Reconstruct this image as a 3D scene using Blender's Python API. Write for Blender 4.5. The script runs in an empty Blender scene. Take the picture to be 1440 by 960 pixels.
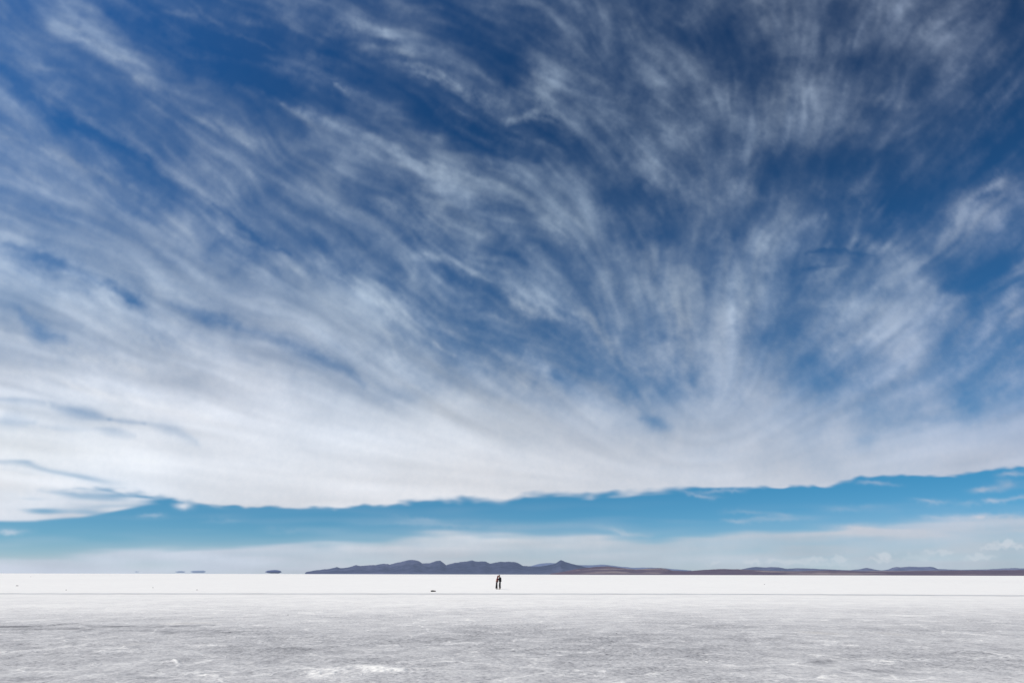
import bpy, bmesh, math, random
import numpy as np
from mathutils import Vector, Matrix, noise as mnoise

scene = bpy.context.scene
C = scene.collection
R = math.radians

# ---------------------------------------------------------------- view frame
EYE = Vector((0.0, 0.0, 1.78))           # standing eye height on the salt
FOC = 960.0                               # 24 mm lens on a 36 mm sensor, in 1/1440 of the width
PITCH, ROLL = R(18.82), R(0.13)
CAM = Matrix.Rotation(R(90) + PITCH, 4, 'X') @ Matrix.Rotation(ROLL, 4, 'Z')

def look(x, y):                           # direction of a measured point of the view
    return (CAM.to_3x3() @ Vector(((x - 720.0)/FOC, (480.0 - y)/FOC, -1.0))).normalized()
def on_ground(x, y):                      # where that direction meets the salt
    d = look(x, y); return EYE + d*(-EYE.z/d.z)
def far_point(x, y, dist):                # the same direction at a given ground distance
    d = look(x, y); return EYE + d*(dist/math.hypot(d.x, d.y))

def srgb(r, g, b, a=1.0):
    f = lambda c: c/12.92 if c <= .04045 else ((c + .055)/1.055)**2.4
    return (f(r/255), f(g/255), f(b/255), a)

def tag(o, label=None, cat=None, group=None, kind=None):
    if label: o['label'] = label
    if cat: o['category'] = cat
    if group: o['group'] = group
    if kind: o['kind'] = kind
    return o

def link(name, me, mat=None, parent=None):
    me.name = name
    o = bpy.data.objects.new(name, me); C.objects.link(o)
    if mat: me.materials.clear(); me.materials.append(mat)
    if parent: o.parent = parent
    return o

def grid_mesh(name, P, smooth=True):      # P: (rows, cols, 3) array of points -> one quad sheet
    h, w = P.shape[:2]
    me = bpy.data.meshes.new(name)
    me.vertices.add(h*w); me.vertices.foreach_set('co', P.astype(np.float32).ravel())
    i = np.arange(h*w).reshape(h, w)
    q = np.stack([i[:-1, :-1], i[1:, :-1], i[1:, 1:], i[:-1, 1:]], -1).reshape(-1, 4)
    n = len(q)
    me.loops.add(n*4); me.loops.foreach_set('vertex_index', q.astype(np.int32).ravel())
    me.polygons.add(n); me.polygons.foreach_set('loop_start', np.arange(0, n*4, 4, dtype=np.int32))
    me.polygons.foreach_set('loop_total', np.full(n, 4, np.int32))
    me.polygons.foreach_set('use_smooth', np.full(n, smooth))
    me.update(calc_edges=True)
    return me

def float_attr(me, name, a):
    at = me.attributes.new(name, 'FLOAT', 'POINT'); at.data.foreach_set('value', a.astype(np.float32).ravel())
def color_attr(me, name, a):
    at = me.attributes.new(name, 'FLOAT_COLOR', 'POINT')
    b = np.ones(a.shape[:-1] + (4,), np.float32); b[..., :3] = a; at.data.foreach_set('color', b.ravel())

class NT:                                 # small helper for node trees
    def __init__(s, nt): s.nt = nt
    def n(s, t, ins=None, **kw):
        nd = s.nt.nodes.new(t)
        for k, v in kw.items(): setattr(nd, k, v)
        for k, v in (ins or {}).items():
            if isinstance(v, bpy.types.NodeSocket): s.nt.links.new(v, nd.inputs[k])
            else: nd.inputs[k].default_value = v
        return nd
    def math(s, op, a, b=None, c=None, clamp=False):
        nd = s.nt.nodes.new('ShaderNodeMath'); nd.operation = op; nd.use_clamp = clamp
        for k, v in enumerate((a, b, c)):
            if v is None: continue
            if isinstance(v, bpy.types.NodeSocket): s.nt.links.new(v, nd.inputs[k])
            else: nd.inputs[k].default_value = v
        return nd.outputs[0]
    def noise(s, vec, scale, detail=4, rough=.55, dist=0.0):
        return s.n('ShaderNodeTexNoise', {'Vector': vec, 'Scale': scale, 'Detail': detail, 'Roughness': rough, 'Distortion': dist}).outputs['Fac']
    def ramp(s, fac, stops, interp='LINEAR'):
        nd = s.nt.nodes.new('ShaderNodeValToRGB'); cr = nd.color_ramp; cr.interpolation = interp
        while len(cr.elements) < len(stops): cr.elements.new(.5)
        for e, (p, c) in zip(cr.elements, stops):
            e.position = p; e.color = c if len(c) == 4 else tuple(c) + (1,)
        s.nt.links.new(fac, nd.inputs[0]); return nd.outputs[0]
    def rng(s, v, a, b, c, d, smooth=False):
        nd = s.nt.nodes.new('ShaderNodeMapRange'); nd.interpolation_type = 'SMOOTHSTEP' if smooth else 'LINEAR'
        for k, x in enumerate((v, a, b, c, d)):
            if isinstance(x, bpy.types.NodeSocket): s.nt.links.new(x, nd.inputs[k])
            else: nd.inputs[k].default_value = x
        return nd.outputs[0]
    def mix(s, fac, a, b, blend='MIX'):
        nd = s.nt.nodes.new('ShaderNodeMix'); nd.data_type = 'RGBA'; nd.blend_type = blend
        for k, v in ((0, fac), (6, a), (7, b)):
            if isinstance(v, bpy.types.NodeSocket): s.nt.links.new(v, nd.inputs[k])
            else: nd.inputs[k].default_value = v
        return nd.outputs[2]

def new_mat(name):
    m = bpy.data.materials.new(name); m.use_nodes = True; m.node_tree.nodes.clear()
    return m, NT(m.node_tree)

def cloth_mat(name, col, rough=.9, var=.25, scale=18):
    m, t = new_mat(name)
    co = t.n('ShaderNodeTexCoord').outputs['Object']
    f = t.noise(co, scale, 4)
    dark = tuple(c*(1 - var) for c in col[:3]) + (1,); lite = tuple(min(1, c*(1 + var)) for c in col[:3]) + (1,)
    c = t.mix(f, dark, lite)
    bp = t.n('ShaderNodeBump', {'Height': f, 'Strength': .3, 'Distance': .01})
    b = t.n('ShaderNodeBsdfPrincipled', {'Base Color': c, 'Roughness': rough, 'Normal': bp.outputs[0]})
    t.n('ShaderNodeOutputMaterial', {'Surface': b.outputs[0]})
    return m

# ---------------------------------------------------------------- render, camera, sun, sky light
scene.view_settings.view_transform = 'Standard'; scene.view_settings.look = 'None'
scene.view_settings.exposure = 0; scene.view_settings.gamma = 1
scene.render.engine = 'CYCLES'
scene.cycles.transparent_max_bounces = 8

cam = bpy.data.cameras.new('camera'); cam.lens = 24; cam.sensor_width = 36; cam.sensor_fit = 'HORIZONTAL'
cam.clip_start = .1; cam.clip_end = 600000
co = bpy.data.objects.new('camera', cam); C.objects.link(co); scene.camera = co
co.matrix_world = Matrix.Translation(EYE) @ CAM

SUN_AZ, SUN_EL = R(-108), R(50)            # high, to the left and slightly behind the viewer
sd = Vector((math.sin(SUN_AZ)*math.cos(SUN_EL), math.cos(SUN_AZ)*math.cos(SUN_EL), math.sin(SUN_EL)))
sun = bpy.data.lights.new('sun', 'SUN'); sun.energy = 3.7; sun.angle = R(.53); sun.color = (1.0, .93, .80)
so = bpy.data.objects.new('sun', sun); C.objects.link(so); so.rotation_euler = sd.to_track_quat('Z', 'Y').to_euler()

world = bpy.data.worlds.new('World'); scene.world = world; world.use_nodes = True
wt = NT(world.node_tree); bg = world.node_tree.nodes['Background']
sk = wt.n('ShaderNodeTexSky', sky_type='NISHITA', sun_disc=False, sun_elevation=SUN_EL, sun_rotation=SUN_AZ,
          altitude=3650, air_density=1.0, dust_density=.1, ozone_density=4.0)
# thin, dry air of the high plateau seen through a polariser: less red than the model sky gives
z = wt.n('ShaderNodeSeparateXYZ', {0: wt.n('ShaderNodeTexCoord').outputs['Generated']}).outputs[2]
pol = wt.ramp(z, [(0.0, (.86, .90, .98)), (.04, (.56, .88, .98)), (.12, (.30, .88, .98)), (.28, (.43, 1.05, 1.26)), (.42, (.40, 1.06, 1.40)), (.62, (.31, .90, 1.30)), (1.0, (.22, .66, 1.0))])
skc = wt.mix(1.0, sk.outputs[0], pol, 'MULTIPLY')
dt = wt.n('ShaderNodeVectorMath', {0: wt.n('ShaderNodeTexCoord').outputs['Generated'], 1: sd}, operation='DOT_PRODUCT').outputs['Value']
dk = wt.rng(wt.math('POWER', dt, 2.0), 0.0, .5, .58, 1.2)      # darkest at a right angle to the sun
dk = wt.rng(z, .15, .60, 1.0, dk)                                # no darkening in the haze low down
skc = wt.mix(1.0, skc, wt.n('ShaderNodeCombineColor', {0: dk, 1: dk, 2: dk}).outputs[0], 'MULTIPLY')
world.node_tree.links.new(skc, bg.inputs[0]); bg.inputs[1].default_value = .08
# ---------------------------------------------------------------- cloud field
# The cirrus is laid out on a flat chart tangent to the sky dome in the viewing direction
# (chart units are 1/960 of the tangent of the angle).  Everything is numpy on mesh vertices.
CX0, CX1, CY0, CY1, CST = -60.0, 1500.0, -60.0, 830.0, 1.25
GX = np.arange(17) * 90.0
GYS = np.array([-60, 0, 45, 90, 135, 180, 225, 270, 315, 360, 405, 450, 495, 540, 585, 630, 675, 720, 830], float)
GW = np.array([
 [.32,.30,.15,.12,.18,.22,.20,.12,.24,.30,.28,.32,.40,.42,.40,.38,.20],
 [.36,.32,.16,.10,.17,.22,.20,.12,.22,.28,.26,.33,.38,.40,.38,.40,.16],
 [.34,.37,.24,.05,.08,.12,.19,.12,.15,.28,.30,.28,.30,.38,.30,.42,.08],
 [.38,.32,.36,.14,.03,.05,.14,.26,.14,.25,.28,.36,.20,.24,.28,.32,.06],
 [.36,.30,.26,.33,.16,.08,.16,.10,.33,.33,.24,.25,.24,.22,.28,.20,.03],
 [.42,.24,.30,.26,.33,.32,.20,.06,.14,.24,.24,.29,.27,.22,.24,.08,.02],
 [.46,.40,.22,.33,.37,.30,.40,.28,.05,.20,.26,.30,.29,.22,.12,.03,.06],
 [.50,.50,.42,.28,.38,.40,.34,.46,.36,.30,.20,.30,.34,.33,.12,.10,.32],
 [.56,.53,.53,.44,.32,.37,.28,.42,.42,.38,.26,.36,.36,.22,.12,.30,.20],
 [.42,.54,.62,.60,.48,.34,.32,.30,.26,.35,.48,.34,.30,.27,.32,.22,.32],
 [.60,.52,.58,.66,.64,.52,.38,.32,.34,.40,.52,.44,.32,.42,.44,.22,.42],
 [.72,.72,.66,.62,.68,.72,.60,.42,.32,.38,.50,.56,.38,.46,.56,.32,.44],
 [.80,.70,.80,.78,.72,.68,.72,.56,.44,.37,.47,.62,.50,.42,.56,.34,.46],
 [.86,.86,.85,.84,.86,.80,.72,.74,.68,.55,.44,.64,.62,.50,.52,.42,.50],
 [.88,.86,.92,.95,.91,.87,.87,.90,.86,.78,.64,.76,.76,.68,.60,.62,.78],
 [.97,.97,.96,.93,.93,.93,.92,.92,.90,.90,.86,.84,.84,.80,.82,.88,.88],
 [.93,.95,.93,.94,.96,.97,.96,.96,.94,.94,.93,.92,.92,.91,.91,.92,.92],
 [.95,.95,.94,.95,.97,.97,.97,.97,.96,.95,.95,.94,.93,.93,.93,.93,.93],
 [.95,.95,.94,.95,.97,.97,.97,.97,.96,.95,.95,.94,.93,.93,.93,.93,.93]])
# flow of the fibres, degrees below the horizontal (positive = running down to the right)
FX = np.array([0, 180, 360, 540, 720, 900, 1080, 1260, 1440], float)
FY = np.array([-60, 100, 200, 300, 400, 500, 600, 700, 830], float)
FA = np.array([
 [ 36, 34, 20, 24, 32, 50, 90,122,138],
 [ 36, 35, 24, 27, 30, 50, 92,124,138],
 [ 34, 35, 30, 28, 29, 52, 95,126,138],
 [ 27, 30, 34, 30, 30, 56, 98,130,138],
 [ 20, 24, 30, 36, 34, 62,104,136,142],
 [ 14, 18, 22, 34, 38, 60,108,150,150],
 [  9, 11, 12, 18, 26, 44,150,168,166],
 [  6,  7,  5,  2,  0, -2, -4, -6, -8],
 [  2,  1,  0,  0,  0,  0,  0, -1, -2]], float)
# streaks: (amplitude, half-width, [(x, y), ...]); negative = rift of clear sky
STROKES = [
 (-.26,10,[(0,98),(60,146),(110,175),(165,200),(205,222)]), (-.14,9,[(205,222),(250,262),(300,300)]),
 (-.16,20,[(150,8),(220,50),(270,85),(330,108),(385,126)]), (-.10,8,[(150,95),(185,112)]),
 (-.14,12,[(470,108),(420,84),(480,78),(530,92)]),
 (-.20,20,[(560,118),(610,155),(660,185),(720,218),(765,236)]), (-.16,9,[(755,188),(812,211)]),
 (-.22,6,[(300,284),(345,318),(372,338),(412,358)]), (-.10,6,[(165,283),(200,303),(232,315)]),
 (-.08,5,[(20,282),(75,305),(130,325)]), (-.08,5,[(300,310),(345,340),(395,352)]),
 (-.27,10,[(0,345),(60,362),(110,380),(150,398),(180,420)]), (-.22,9,[(160,402),(195,430),(200,440)]),
 (-.26,8,[(232,424),(290,444),(335,456)]), (-.28,8,[(330,462),(375,474),(420,492),(480,515),(510,540)]),
 (-.30,9,[(28,450),(60,475),(88,482)]), (-.10,5,[(10,430),(40,450)]),
 (-.20,5,[(-20,562),(60,568)]), (-.30,6.5,[(70,570),(100,578),(150,588)]), (-.20,8,[(195,594),(240,606),(272,622)]),
 (-.22,5,[(150,588),(195,596)]), (-.30,7,[(-10,590),(50,593)]), (-.20,4,[(135,606),(182,614)]), (-.10,4,[(60,598),(130,606)]),
 (-.16,8,[(440,322),(462,352)]), (-.14,9,[(440,380),(470,400),(500,425)]), (-.14,9,[(560,325),(602,352)]), (-.16,10,[(588,372),(662,405)]),
 (-.12,22,[(690,318),(742,374)]), (-.12,16,[(750,335),(835,360)]), (-.10,14,[(620,385),(660,430)]),
 (-.12,12,[(640,448),(700,482),(780,500)]), (-.14,10,[(790,505),(850,535),(905,580)]), (.10,4,[(800,520),(850,545),(880,575)]), (.08,4,[(840,490),(880,525),(915,575)]), (-.16,8,[(835,488),(870,520),(895,555)]), (-.26,9,[(900,588),(940,600)]),
 (-.16,18,[(840,282),(905,268),(960,292)]), (-.12,9,[(890,378),(948,402)]), (-.12,9,[(860,460),(905,500)]),
 (-.12,28,[(1190,292),(1300,300)]), (-.14,40,[(1400,120),(1385,200)]), (-.10,20,[(1060,205),(1110,255)]),
 (-.16,4,[(1140,350),(1232,364)]), (-.20,3.5,[(1138,375),(1192,380)]),
 (-.20,12,[(1318,412),(1380,376),(1425,352)]), (-.10,8,[(1345,438),(1400,420)]),
 (-.12,16,[(1060,465),(1105,492)]), (-.10,14,[(1150,440),(1190,450)]), (-.12,16,[(1340,560),(1375,590)]),
 (-.12,8,[(1190,625),(1230,619)]), (-.14,7,[(1300,590),(1345,586)]), (-.10,12,[(985,395),(1040,405)]),
 (-.12,14,[(950,30),(1010,90)]), (-.10,16,[(1190,75),(1210,110)]), (-.10,12,[(1100,80),(1140,90)]),
 (.10,9,[(0,72),(60,108),(110,150),(150,185)]), (.16,6,[(50,24),(110,50),(150,72),(185,97),(222,126)]),
 (.14,5,[(215,12),(280,17),(325,40),(380,62)]), (.10,8,[(335,15),(420,40)]),
 (.14,9,[(445,55),(470,34),(500,28),(535,45)]), (.22,11,[(535,48),(570,80),(620,106),(680,136),(712,146)]), (.14,5,[(585,95),(612,110),(650,122)]),
 (.18,14,[(745,90),(768,125),(775,160),(748,172)]), (.16,10,[(720,172),(800,176)]), (.16,5,[(735,128),(750,148)]), (-.14,7,[(700,105),(735,122)]),
 (.16,7,[(436,106),(480,120),(520,132)]), (.12,6,[(330,120),(385,146)]), (.14,9,[(385,146),(430,160),(490,180)]),
 (.18,12,[(490,180),(540,200),(590,230),(650,256),(700,272)]), (.12,6,[(640,218),(700,246),(740,262)]),
 (.08,5,[(0,192),(80,216),(150,245),(205,268)]), (.09,5,[(60,210),(140,248),(220,285)]), (.08,6,[(240,140),(300,172),(370,210)]),
 (.12,12,[(700,268),(740,282),(780,318),(820,345)]), (.10,10,[(480,300),(560,290),(640,300)]),
 (.14,5,[(600,362),(640,378),(690,396)]),
 (.13,4,[(440,350),(480,384),(540,430),(600,478),(640,500)]), (.10,3.5,[(475,395),(540,440),(600,485)]),
 (.10,4,[(455,430),(520,455),(570,478),(620,500)]), (.10,4,[(500,378),(560,430),(620,490)]), (.10,4,[(560,405),(640,470),(700,515),(740,542)]),
 (.12,5,[(655,462),(700,495),(735,530)]), (.08,6,[(300,300),(400,370),(480,410)]),
 (.26,7,[(698,409),(735,424),(775,440)]), (.16,10,[(775,436),(830,450),(860,480)]), (.12,8,[(855,480),(890,515),(915,530)]),
 (.14,16,[(905,298),(918,350),(940,420),(958,480)]), (.14,22,[(900,420),(950,440),(965,540)]), (.12,4,[(925,285),(933,305)]),
 (.18,13,[(1440,215),(1405,245),(1382,290),(1350,330),(1302,372)]), (.12,8,[(1302,372),(1250,400),(1200,420)]),
 (.12,8,[(1160,346),(1282,350)]), (.12,4,[(1142,366),(1210,388)]), (.16,22,[(1240,430),(1275,500)]), (.10,6,[(1150,430),(1260,430)]),
 (.08,5,[(1130,470),(1260,470)]), (.12,6,[(1200,480),(1250,475)]),
 (.20,18,[(1440,345),(1425,400),(1440,500)]), (.14,6,[(1428,392),(1370,410),(1325,425)]),
 (.12,12,[(1055,195),(1065,250),(1070,290)]), (.12,12,[(1135,262),(1175,258),(1212,205)]), (.14,4,[(1165,262),(1169,305)]), (.10,6,[(1205,143),(1275,146)]),
 (.12,16,[(1345,22),(1310,50)]), (.10,18,[(1195,35),(1200,80)]), (.10,10,[(1090,140),(1145,130)]), (.10,10,[(1100,215),(1140,125)]),
 (.06,8,[(0,520),(120,545),(240,572),(340,600)]), (.08,8,[(0,470),(90,495),(200,520)]), (.05,6,[(80,440),(200,470),(300,500)]),
]
EDGE = [(-60,690),(0,692),(150,692),(200,694),(240,700),(288,709),(345,718),(380,714),(430,716),(470,717),(520,711),(560,707),(640,705),(712,706),
 (738,699),(790,699),(832,701),(850,698),(900,695),(960,690),(1040,690),(1100,686),(1160,684),(1210,673),(1250,671),(1300,673),(1350,668),(1400,660),(1440,657),(1500,650)]
HAZE = [(-60,779),(0,778),(100,777),(150,772),(220,768),(400,767),(480,764),(540,760),(600,751),(700,748),(840,751),(920,757),(1000,751),(1050,744),(1120,741),(1200,735),(1300,728),(1440,723),(1500,720)]
# wisps below the sheet: (opacity, half-height, softness of the ends, points)
WISPS = [
 (.45,3,[(1030,718),(1060,723),(1110,725)]), (.35,3,[(1040,733),(1100,731),(1130,729)]), (.30,3,[(1020,731),(1040,735)]),
 (.50,2.6,[(1206,677),(1230,679),(1256,680)]), (.50,3,[(1284,703),(1310,705),(1330,704)]), (.60,4,[(1365,690),(1390,688),(1412,688)]),
 (.5,4,[(1408,666),(1450,662)]), (.45,5,[(1395,678),(1450,682)]), (.60,3,[(1362,708),(1400,704),(1450,699)]), (.35,3,[(1300,726),(1450,722)]),
 (.50,2.5,[(960,691),(990,699),(1010,699)]), (.45,2.5,[(985,692),(1040,689)]), (.20,5,[(1150,712),(1250,716)]),
 (.60,3,[(-30,749),(10,748),(30,749)]), (.55,4.5,[(250,709),(262,708),(274,707)]), (.5,4,[(252,714),(272,714)]), (.45,3,[(296,709),(315,712)]),
 (.22,3,[(290,731),(340,733)]), (.22,3,[(380,744),(430,745)]), (.30,3,[(165,693),(190,697),(212,701)]), (.35,3,[(205,724),(230,724)]),
 (.18,4,[(560,735),(700,740)]), (.2,3,[(1150,745),(1250,738)]), (.2,3,[(560,727),(610,730)]), (.3,3,[(850,742),(900,754)]),
]
PUFFS = [(1415,764,15,6,.55),(1398,770,18,4,.35),(1434,770,12,4,.4),(1247,781,13,4.5,.5),(1240,786,20,4,.3),(1378,783,22,4.5,.35),(1310,777,16,3,.3),(1330,776,14,3,.3),
 (1142,787,16,4,.38),(1118,791,24,4,.3),(1180,786,14,4,.35),(1060,790,14,4,.25),(1088,790,10,4,.25),(1002,793,10,3,.2),(1290,783,22,5,.2),(1165,793,40,4,.2)]
CGX = np.array([-60, 360, 720, 1080, 1500], float)
CGY = np.array([-60, 200, 400, 540, 640, 720, 770, 830], float)
CG = np.array([
 [(172,190,210),(168,186,206),(160,178,200),(152,168,190),(146,158,182)],
 [(176,192,212),(176,192,210),(168,186,206),(158,176,198),(150,164,190)],
 [(190,203,218),(188,202,218),(182,198,214),(174,190,208),(166,180,204)],
 [(228,232,240),(214,220,231),(199,209,221),(188,198,214),(180,190,212)],
 [(238,241,245),(230,233,240),(219,224,232),(207,212,223),(196,201,216)],
 [(232,235,243),(228,231,238),(222,224,230),(206,209,218),(196,201,214)],
 [(204,212,226),(198,208,222),(194,204,216),(186,199,212),(190,199,210)],
 [(196,204,220),(186,196,212),(180,193,206),(172,187,201),(166,181,197)]], float)

def _catrom(x, xs):
    i = np.clip(np.searchsorted(xs, x, 'right') - 1, 0, len(xs) - 2)
    t = np.clip((x - xs[i]) / (xs[i + 1] - xs[i]), 0, 1)
    n = len(xs)
    w = (-.5*t + t*t - .5*t**3, 1 - 2.5*t*t + 1.5*t**3, .5*t + 2*t*t - 1.5*t**3, -.5*t*t + .5*t**3)
    return [np.clip(i + k - 1, 0, n - 1) for k in range(4)], w

def cubic2(G, gx, gy, X, Y):
    ix, wx = _catrom(X, gx); iy, wy = _catrom(Y, gy)
    out = 0
    for a in range(4):
        row = 0
        for b in range(4):
            row = row + wx[b] * G[iy[a], ix[b]]
        out = out + wy[a] * row
    return out

def bilin(G, gx, gy, X, Y):
    i = np.clip(np.searchsorted(gx, X, 'right') - 1, 0, len(gx) - 2); j = np.clip(np.searchsorted(gy, Y, 'right') - 1, 0, len(gy) - 2)
    t = np.clip((X - gx[i]) / (gx[i+1] - gx[i]), 0, 1); u = np.clip((Y - gy[j]) / (gy[j+1] - gy[j]), 0, 1)
    if G.ndim == 3: t = t[..., None]; u = u[..., None]
    return (G[j, i]*(1-t) + G[j, i+1]*t)*(1-u) + (G[j+1, i]*(1-t) + G[j+1, i+1]*t)*u

def sstep(a, b, x):
    t = np.clip((x - a) / (b - a), 0, 1)
    return t*t*(3 - 2*t)

def cloud_field():
    xs = np.arange(CX0, CX1, CST); ys = np.arange(CY0, CY1, CST)
    H, W = len(ys), len(xs)
    rng = np.random.default_rng(11)
    fy = np.fft.fftfreq(H)[:, None]; fx = np.fft.rfftfreq(W)[None, :]
    def noise(sigma, ani=1.0):
        s = sigma / CST
        f = np.exp(-2*(np.pi**2)*s*s*((fx*ani)**2 + fy**2))
        n = np.fft.irfft2(np.fft.rfft2(rng.standard_normal((H, W))) * f, s=(H, W))
        return ((n - n.mean()) / n.std()).astype(np.float32)
    def fbm(s0, n=5, g=.55, ani=1.0):
        o = 0; a = 1; tot = 0
        for k in range(n):
            o = o + a*noise(s0 / 2**k, ani); tot += a*a; a *= g
        return o / math.sqrt(tot)
    X, Y = np.meshgrid(xs, ys)
    X = X.astype(np.float32); Y = Y.astype(np.float32)
    # fibre direction
    c2 = bilin(np.cos(np.radians(2*FA)), FX, FY, X, Y); s2 = bilin(np.sin(np.radians(2*FA)), FX, FY, X, Y)
    th = .5*np.arctan2(s2, c2)
    calm = sstep(500, 640, Y)
    th = th + (1 - calm)*(np.radians(3)*noise(90) + np.radians(4)*noise(35) + np.radians(4)*noise(14)) + calm*np.radians(2)*noise(60, 3)
    dx = np.cos(th).astype(np.float32); dy = np.sin(th).astype(np.float32)
    # line integral convolution: noise dragged out along the flow
    def drag(src, LEN, dx, dy, n, st=3.0):
        acc = [q*0 for q in src]
        for sgn in (-1, 1):
            px = X.copy(); py = Y.copy(); pdx, pdy = dx*sgn, dy*sgn
            for k in range(n):
                if k or sgn == 1:
                    ii = np.clip(((px - CX0)/CST + .5).astype(np.int32), 0, W-1); jj = np.clip(((py - CY0)/CST + .5).astype(np.int32), 0, H-1)
                    for m in range(len(src)):
                        w = math.exp(-.5*(k*st/(LEN[m]*.5))**2)
                        if w > .01: acc[m] += w*src[m][jj, ii]
                    ndx = dx[jj, ii]; ndy = dy[jj, ii]
                    flip = np.where(ndx*pdx + ndy*pdy < 0, -1, 1).astype(np.float32)
                    pdx = ndx*flip; pdy = ndy*flip
                px += pdx*st; py += pdy*st
        return [(a - a.mean())/a.std() for a in acc]
    lic = drag([noise(8), noise(3.4), noise(1.5)], [130, 70, 34], dx, dy, 80)
    # frayed tufts: the same, along a strongly disturbed flow and over a short reach
    tf = th + (1 - calm)*((np.radians(19)*noise(38) + np.radians(14)*noise(13))*.62)
    fray = drag([noise(7), noise(3.0), noise(1.4)], [46, 34, 20], np.cos(tf).astype(np.float32), np.sin(tf).astype(np.float32), 28)
    puff = fbm(26, 6, .62); fine = fbm(7, 4, .7); warp1 = fbm(38, 5, .55); warp2 = fbm(38, 5, .55); patch = noise(70)
    # sheet opacity
    amp = (1 - calm)*15 + calm*3
    wx = X + amp*warp1 + 8*lic[0]*dx*(1-calm); wy = Y + amp*.8*warp2
    wx = wx + (1-calm)*4*fine; wy = wy + (1-calm)*3*noise(4)
    G = cubic2(GW, GX, GYS, wx, wy)
    cs = sstep(430, 560, Y)
    sx = X + (1 - cs)*(4*warp1 + 1.2*fine) + cs*4*noise(12, 3); sy = Y + (1 - cs)*(4*warp2 + 1.0*noise(3)) + cs*1.5*noise(5, 5)
    S = np.zeros_like(G)
    streak = np.clip(1 + .30*fray[1] + .25*fray[0] + .20*fine, .1, 2.2)
    for (a, hw, pts) in STROKES:
        pts = [(float(p), float(q)) for p, q in pts]
        x0 = min(p for p, q in pts) - 3.2*hw - 20; x1 = max(p for p, q in pts) + 3.2*hw + 20
        y0 = min(q for p, q in pts) - 3.2*hw - 20; y1 = max(q for p, q in pts) + 3.2*hw + 20
        i0, i1 = max(0, int((x0-CX0)/CST)), min(W, int((x1-CX0)/CST)+1); j0, j1 = max(0, int((y0-CY0)/CST)), min(H, int((y1-CY0)/CST)+1)
        A = sx[j0:j1, i0:i1]; B = sy[j0:j1, i0:i1]
        L = sum(math.dist(pts[k], pts[k+1]) for k in range(len(pts)-1)); run = 0
        best = np.full(A.shape, 1e9); tt = np.zeros(A.shape)
        for (p, q), (r, s) in zip(pts, pts[1:]):
            l2 = (r-p)**2 + (s-q)**2; t = ((A-p)*(r-p) + (B-q)*(s-q))/l2
            tc = np.clip(t, 0, 1); d = (A-p-tc*(r-p))**2 + (B-q-tc*(s-q))**2
            u = (run + tc*math.sqrt(l2))/L; m = d < best; best = np.where(m, d, best); tt = np.where(m, u, tt); run += math.sqrt(l2)
        width = hw*(.55 + .6*np.sin(np.pi*np.clip(tt, .04, .96)))
        prof = np.exp(-best/(2*(width*.8)**2)) * (.45 + .55*np.sin(np.pi*np.clip(tt, .06, .94)))
        S[j0:j1, i0:i1] += a*(.80 if a > 0 else .95)*prof*(streak[j0:j1, i0:i1] if a > 0 else (.8 + .2*streak[j0:j1, i0:i1]))
    comb = sstep(1050, 350, X); comb = np.maximum(comb, sstep(520, 620, Y)); comb = np.clip(comb*.9 + .25*patch + .15*warp2, .0, .9)
    base = np.clip(G + S, .004, .985)
    base = base + (.030*puff + .016*fray[1] + .014*fray[0] + .010*comb*lic[0])*sstep(.02, .12, base)*sstep(.6, .4, base)
    base = np.clip(base, .004, .985) + np.clip(.07 + .05*puff + .03*lic[1], .01, .2)*sstep(.14, .0, base)
    tau = -np.log(1 - base)
    # right of the picture the cirrus is puffy, left it is combed
    tex = (.50*lic[0] + .18*lic[1] + .07*lic[2])*(.12 + .85*comb) + (.24*fray[0] + .18*fray[1] + .10*fray[2])*(1.0 - .5*comb) + (.56 - .32*comb)*puff + (.16 - .08*comb)*fine
    mill = np.clip(np.exp(-((X - 1035)/190)**2 - ((Y - 555)/120)**2)*1.25, 0, 1)        # where the fibres meet they lose their combing
    soft = np.clip(.55*sstep(760, 980, X) + mill, 0, 1)
    tex = tex*(1 - soft*.8) + soft*(.62*puff + .20*fbm(14, 4, .65, 1.6) + .20*fray[0]*(1 - mill))
    k = (.33 - .06*calm)*(1 - .62*sstep(.50, .88, base)); tau = tau + (1 - calm)*(.006 + .014*comb)*np.maximum(0, .5*fray[0] + .5*fray[1] + .3*lic[0])*sstep(.0, .12, base)
    tau = tau*np.exp(k*tex - .05)
    Wt = 1 - np.exp(-tau)
    # lower rim of the sheet
    ex, ey = zip(*EDGE)
    e = np.interp(X, ex, ey) + 1.4*noise(12, 3) + 2.2*np.maximum(0, noise(2.6, 5) - .3)*sstep(-1, 1, noise(40)) - 1.2*np.maximum(0, noise(3, 7)) + .5*noise(1.6, 3) + .8*noise(3.2, 1.6)
    wdt = 6 + 5*np.clip(noise(45, 2) + .4, 0, 2) + 10*sstep(1250, 900, X)*0
    rim = sstep(0, 1, (e - Y)/wdt + .25)
    # lower left lobe and the rift above it
    lob_top = np.interp(X, [-60,0,40,100,160,230,300], [655,658,661,674,688,700,712]); lob_bot = np.interp(X, [-60,0,50,110,160,210,260,300], [733,734,734,729,722,714,709,706])
    lob_bot = lob_bot + 1.2*noise(10, 3); lob = sstep(-1, 5, Y - lob_top + 2.0*noise(5, 3))*sstep(-1, 5, lob_bot - Y)*sstep(235, 80, X + 34*noise(3, 7) + 14*noise(12,2))
    rift = np.interp(X, [-60,0,40,90,150,200,230], [647,649,653,664,680,692,700])
    riftA = np.interp(X, [-60,0,20,60,120,170,240], [.12,.15,.20,.42,.32,.22,.2])*np.clip(1 + .45*noise(8, 4), .2, 1.3)
    rd = (Y - rift - 1.8*noise(5, 4))/np.interp(X, [-60,0,100,200,230], [3,3,4.5,9,13])
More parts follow.
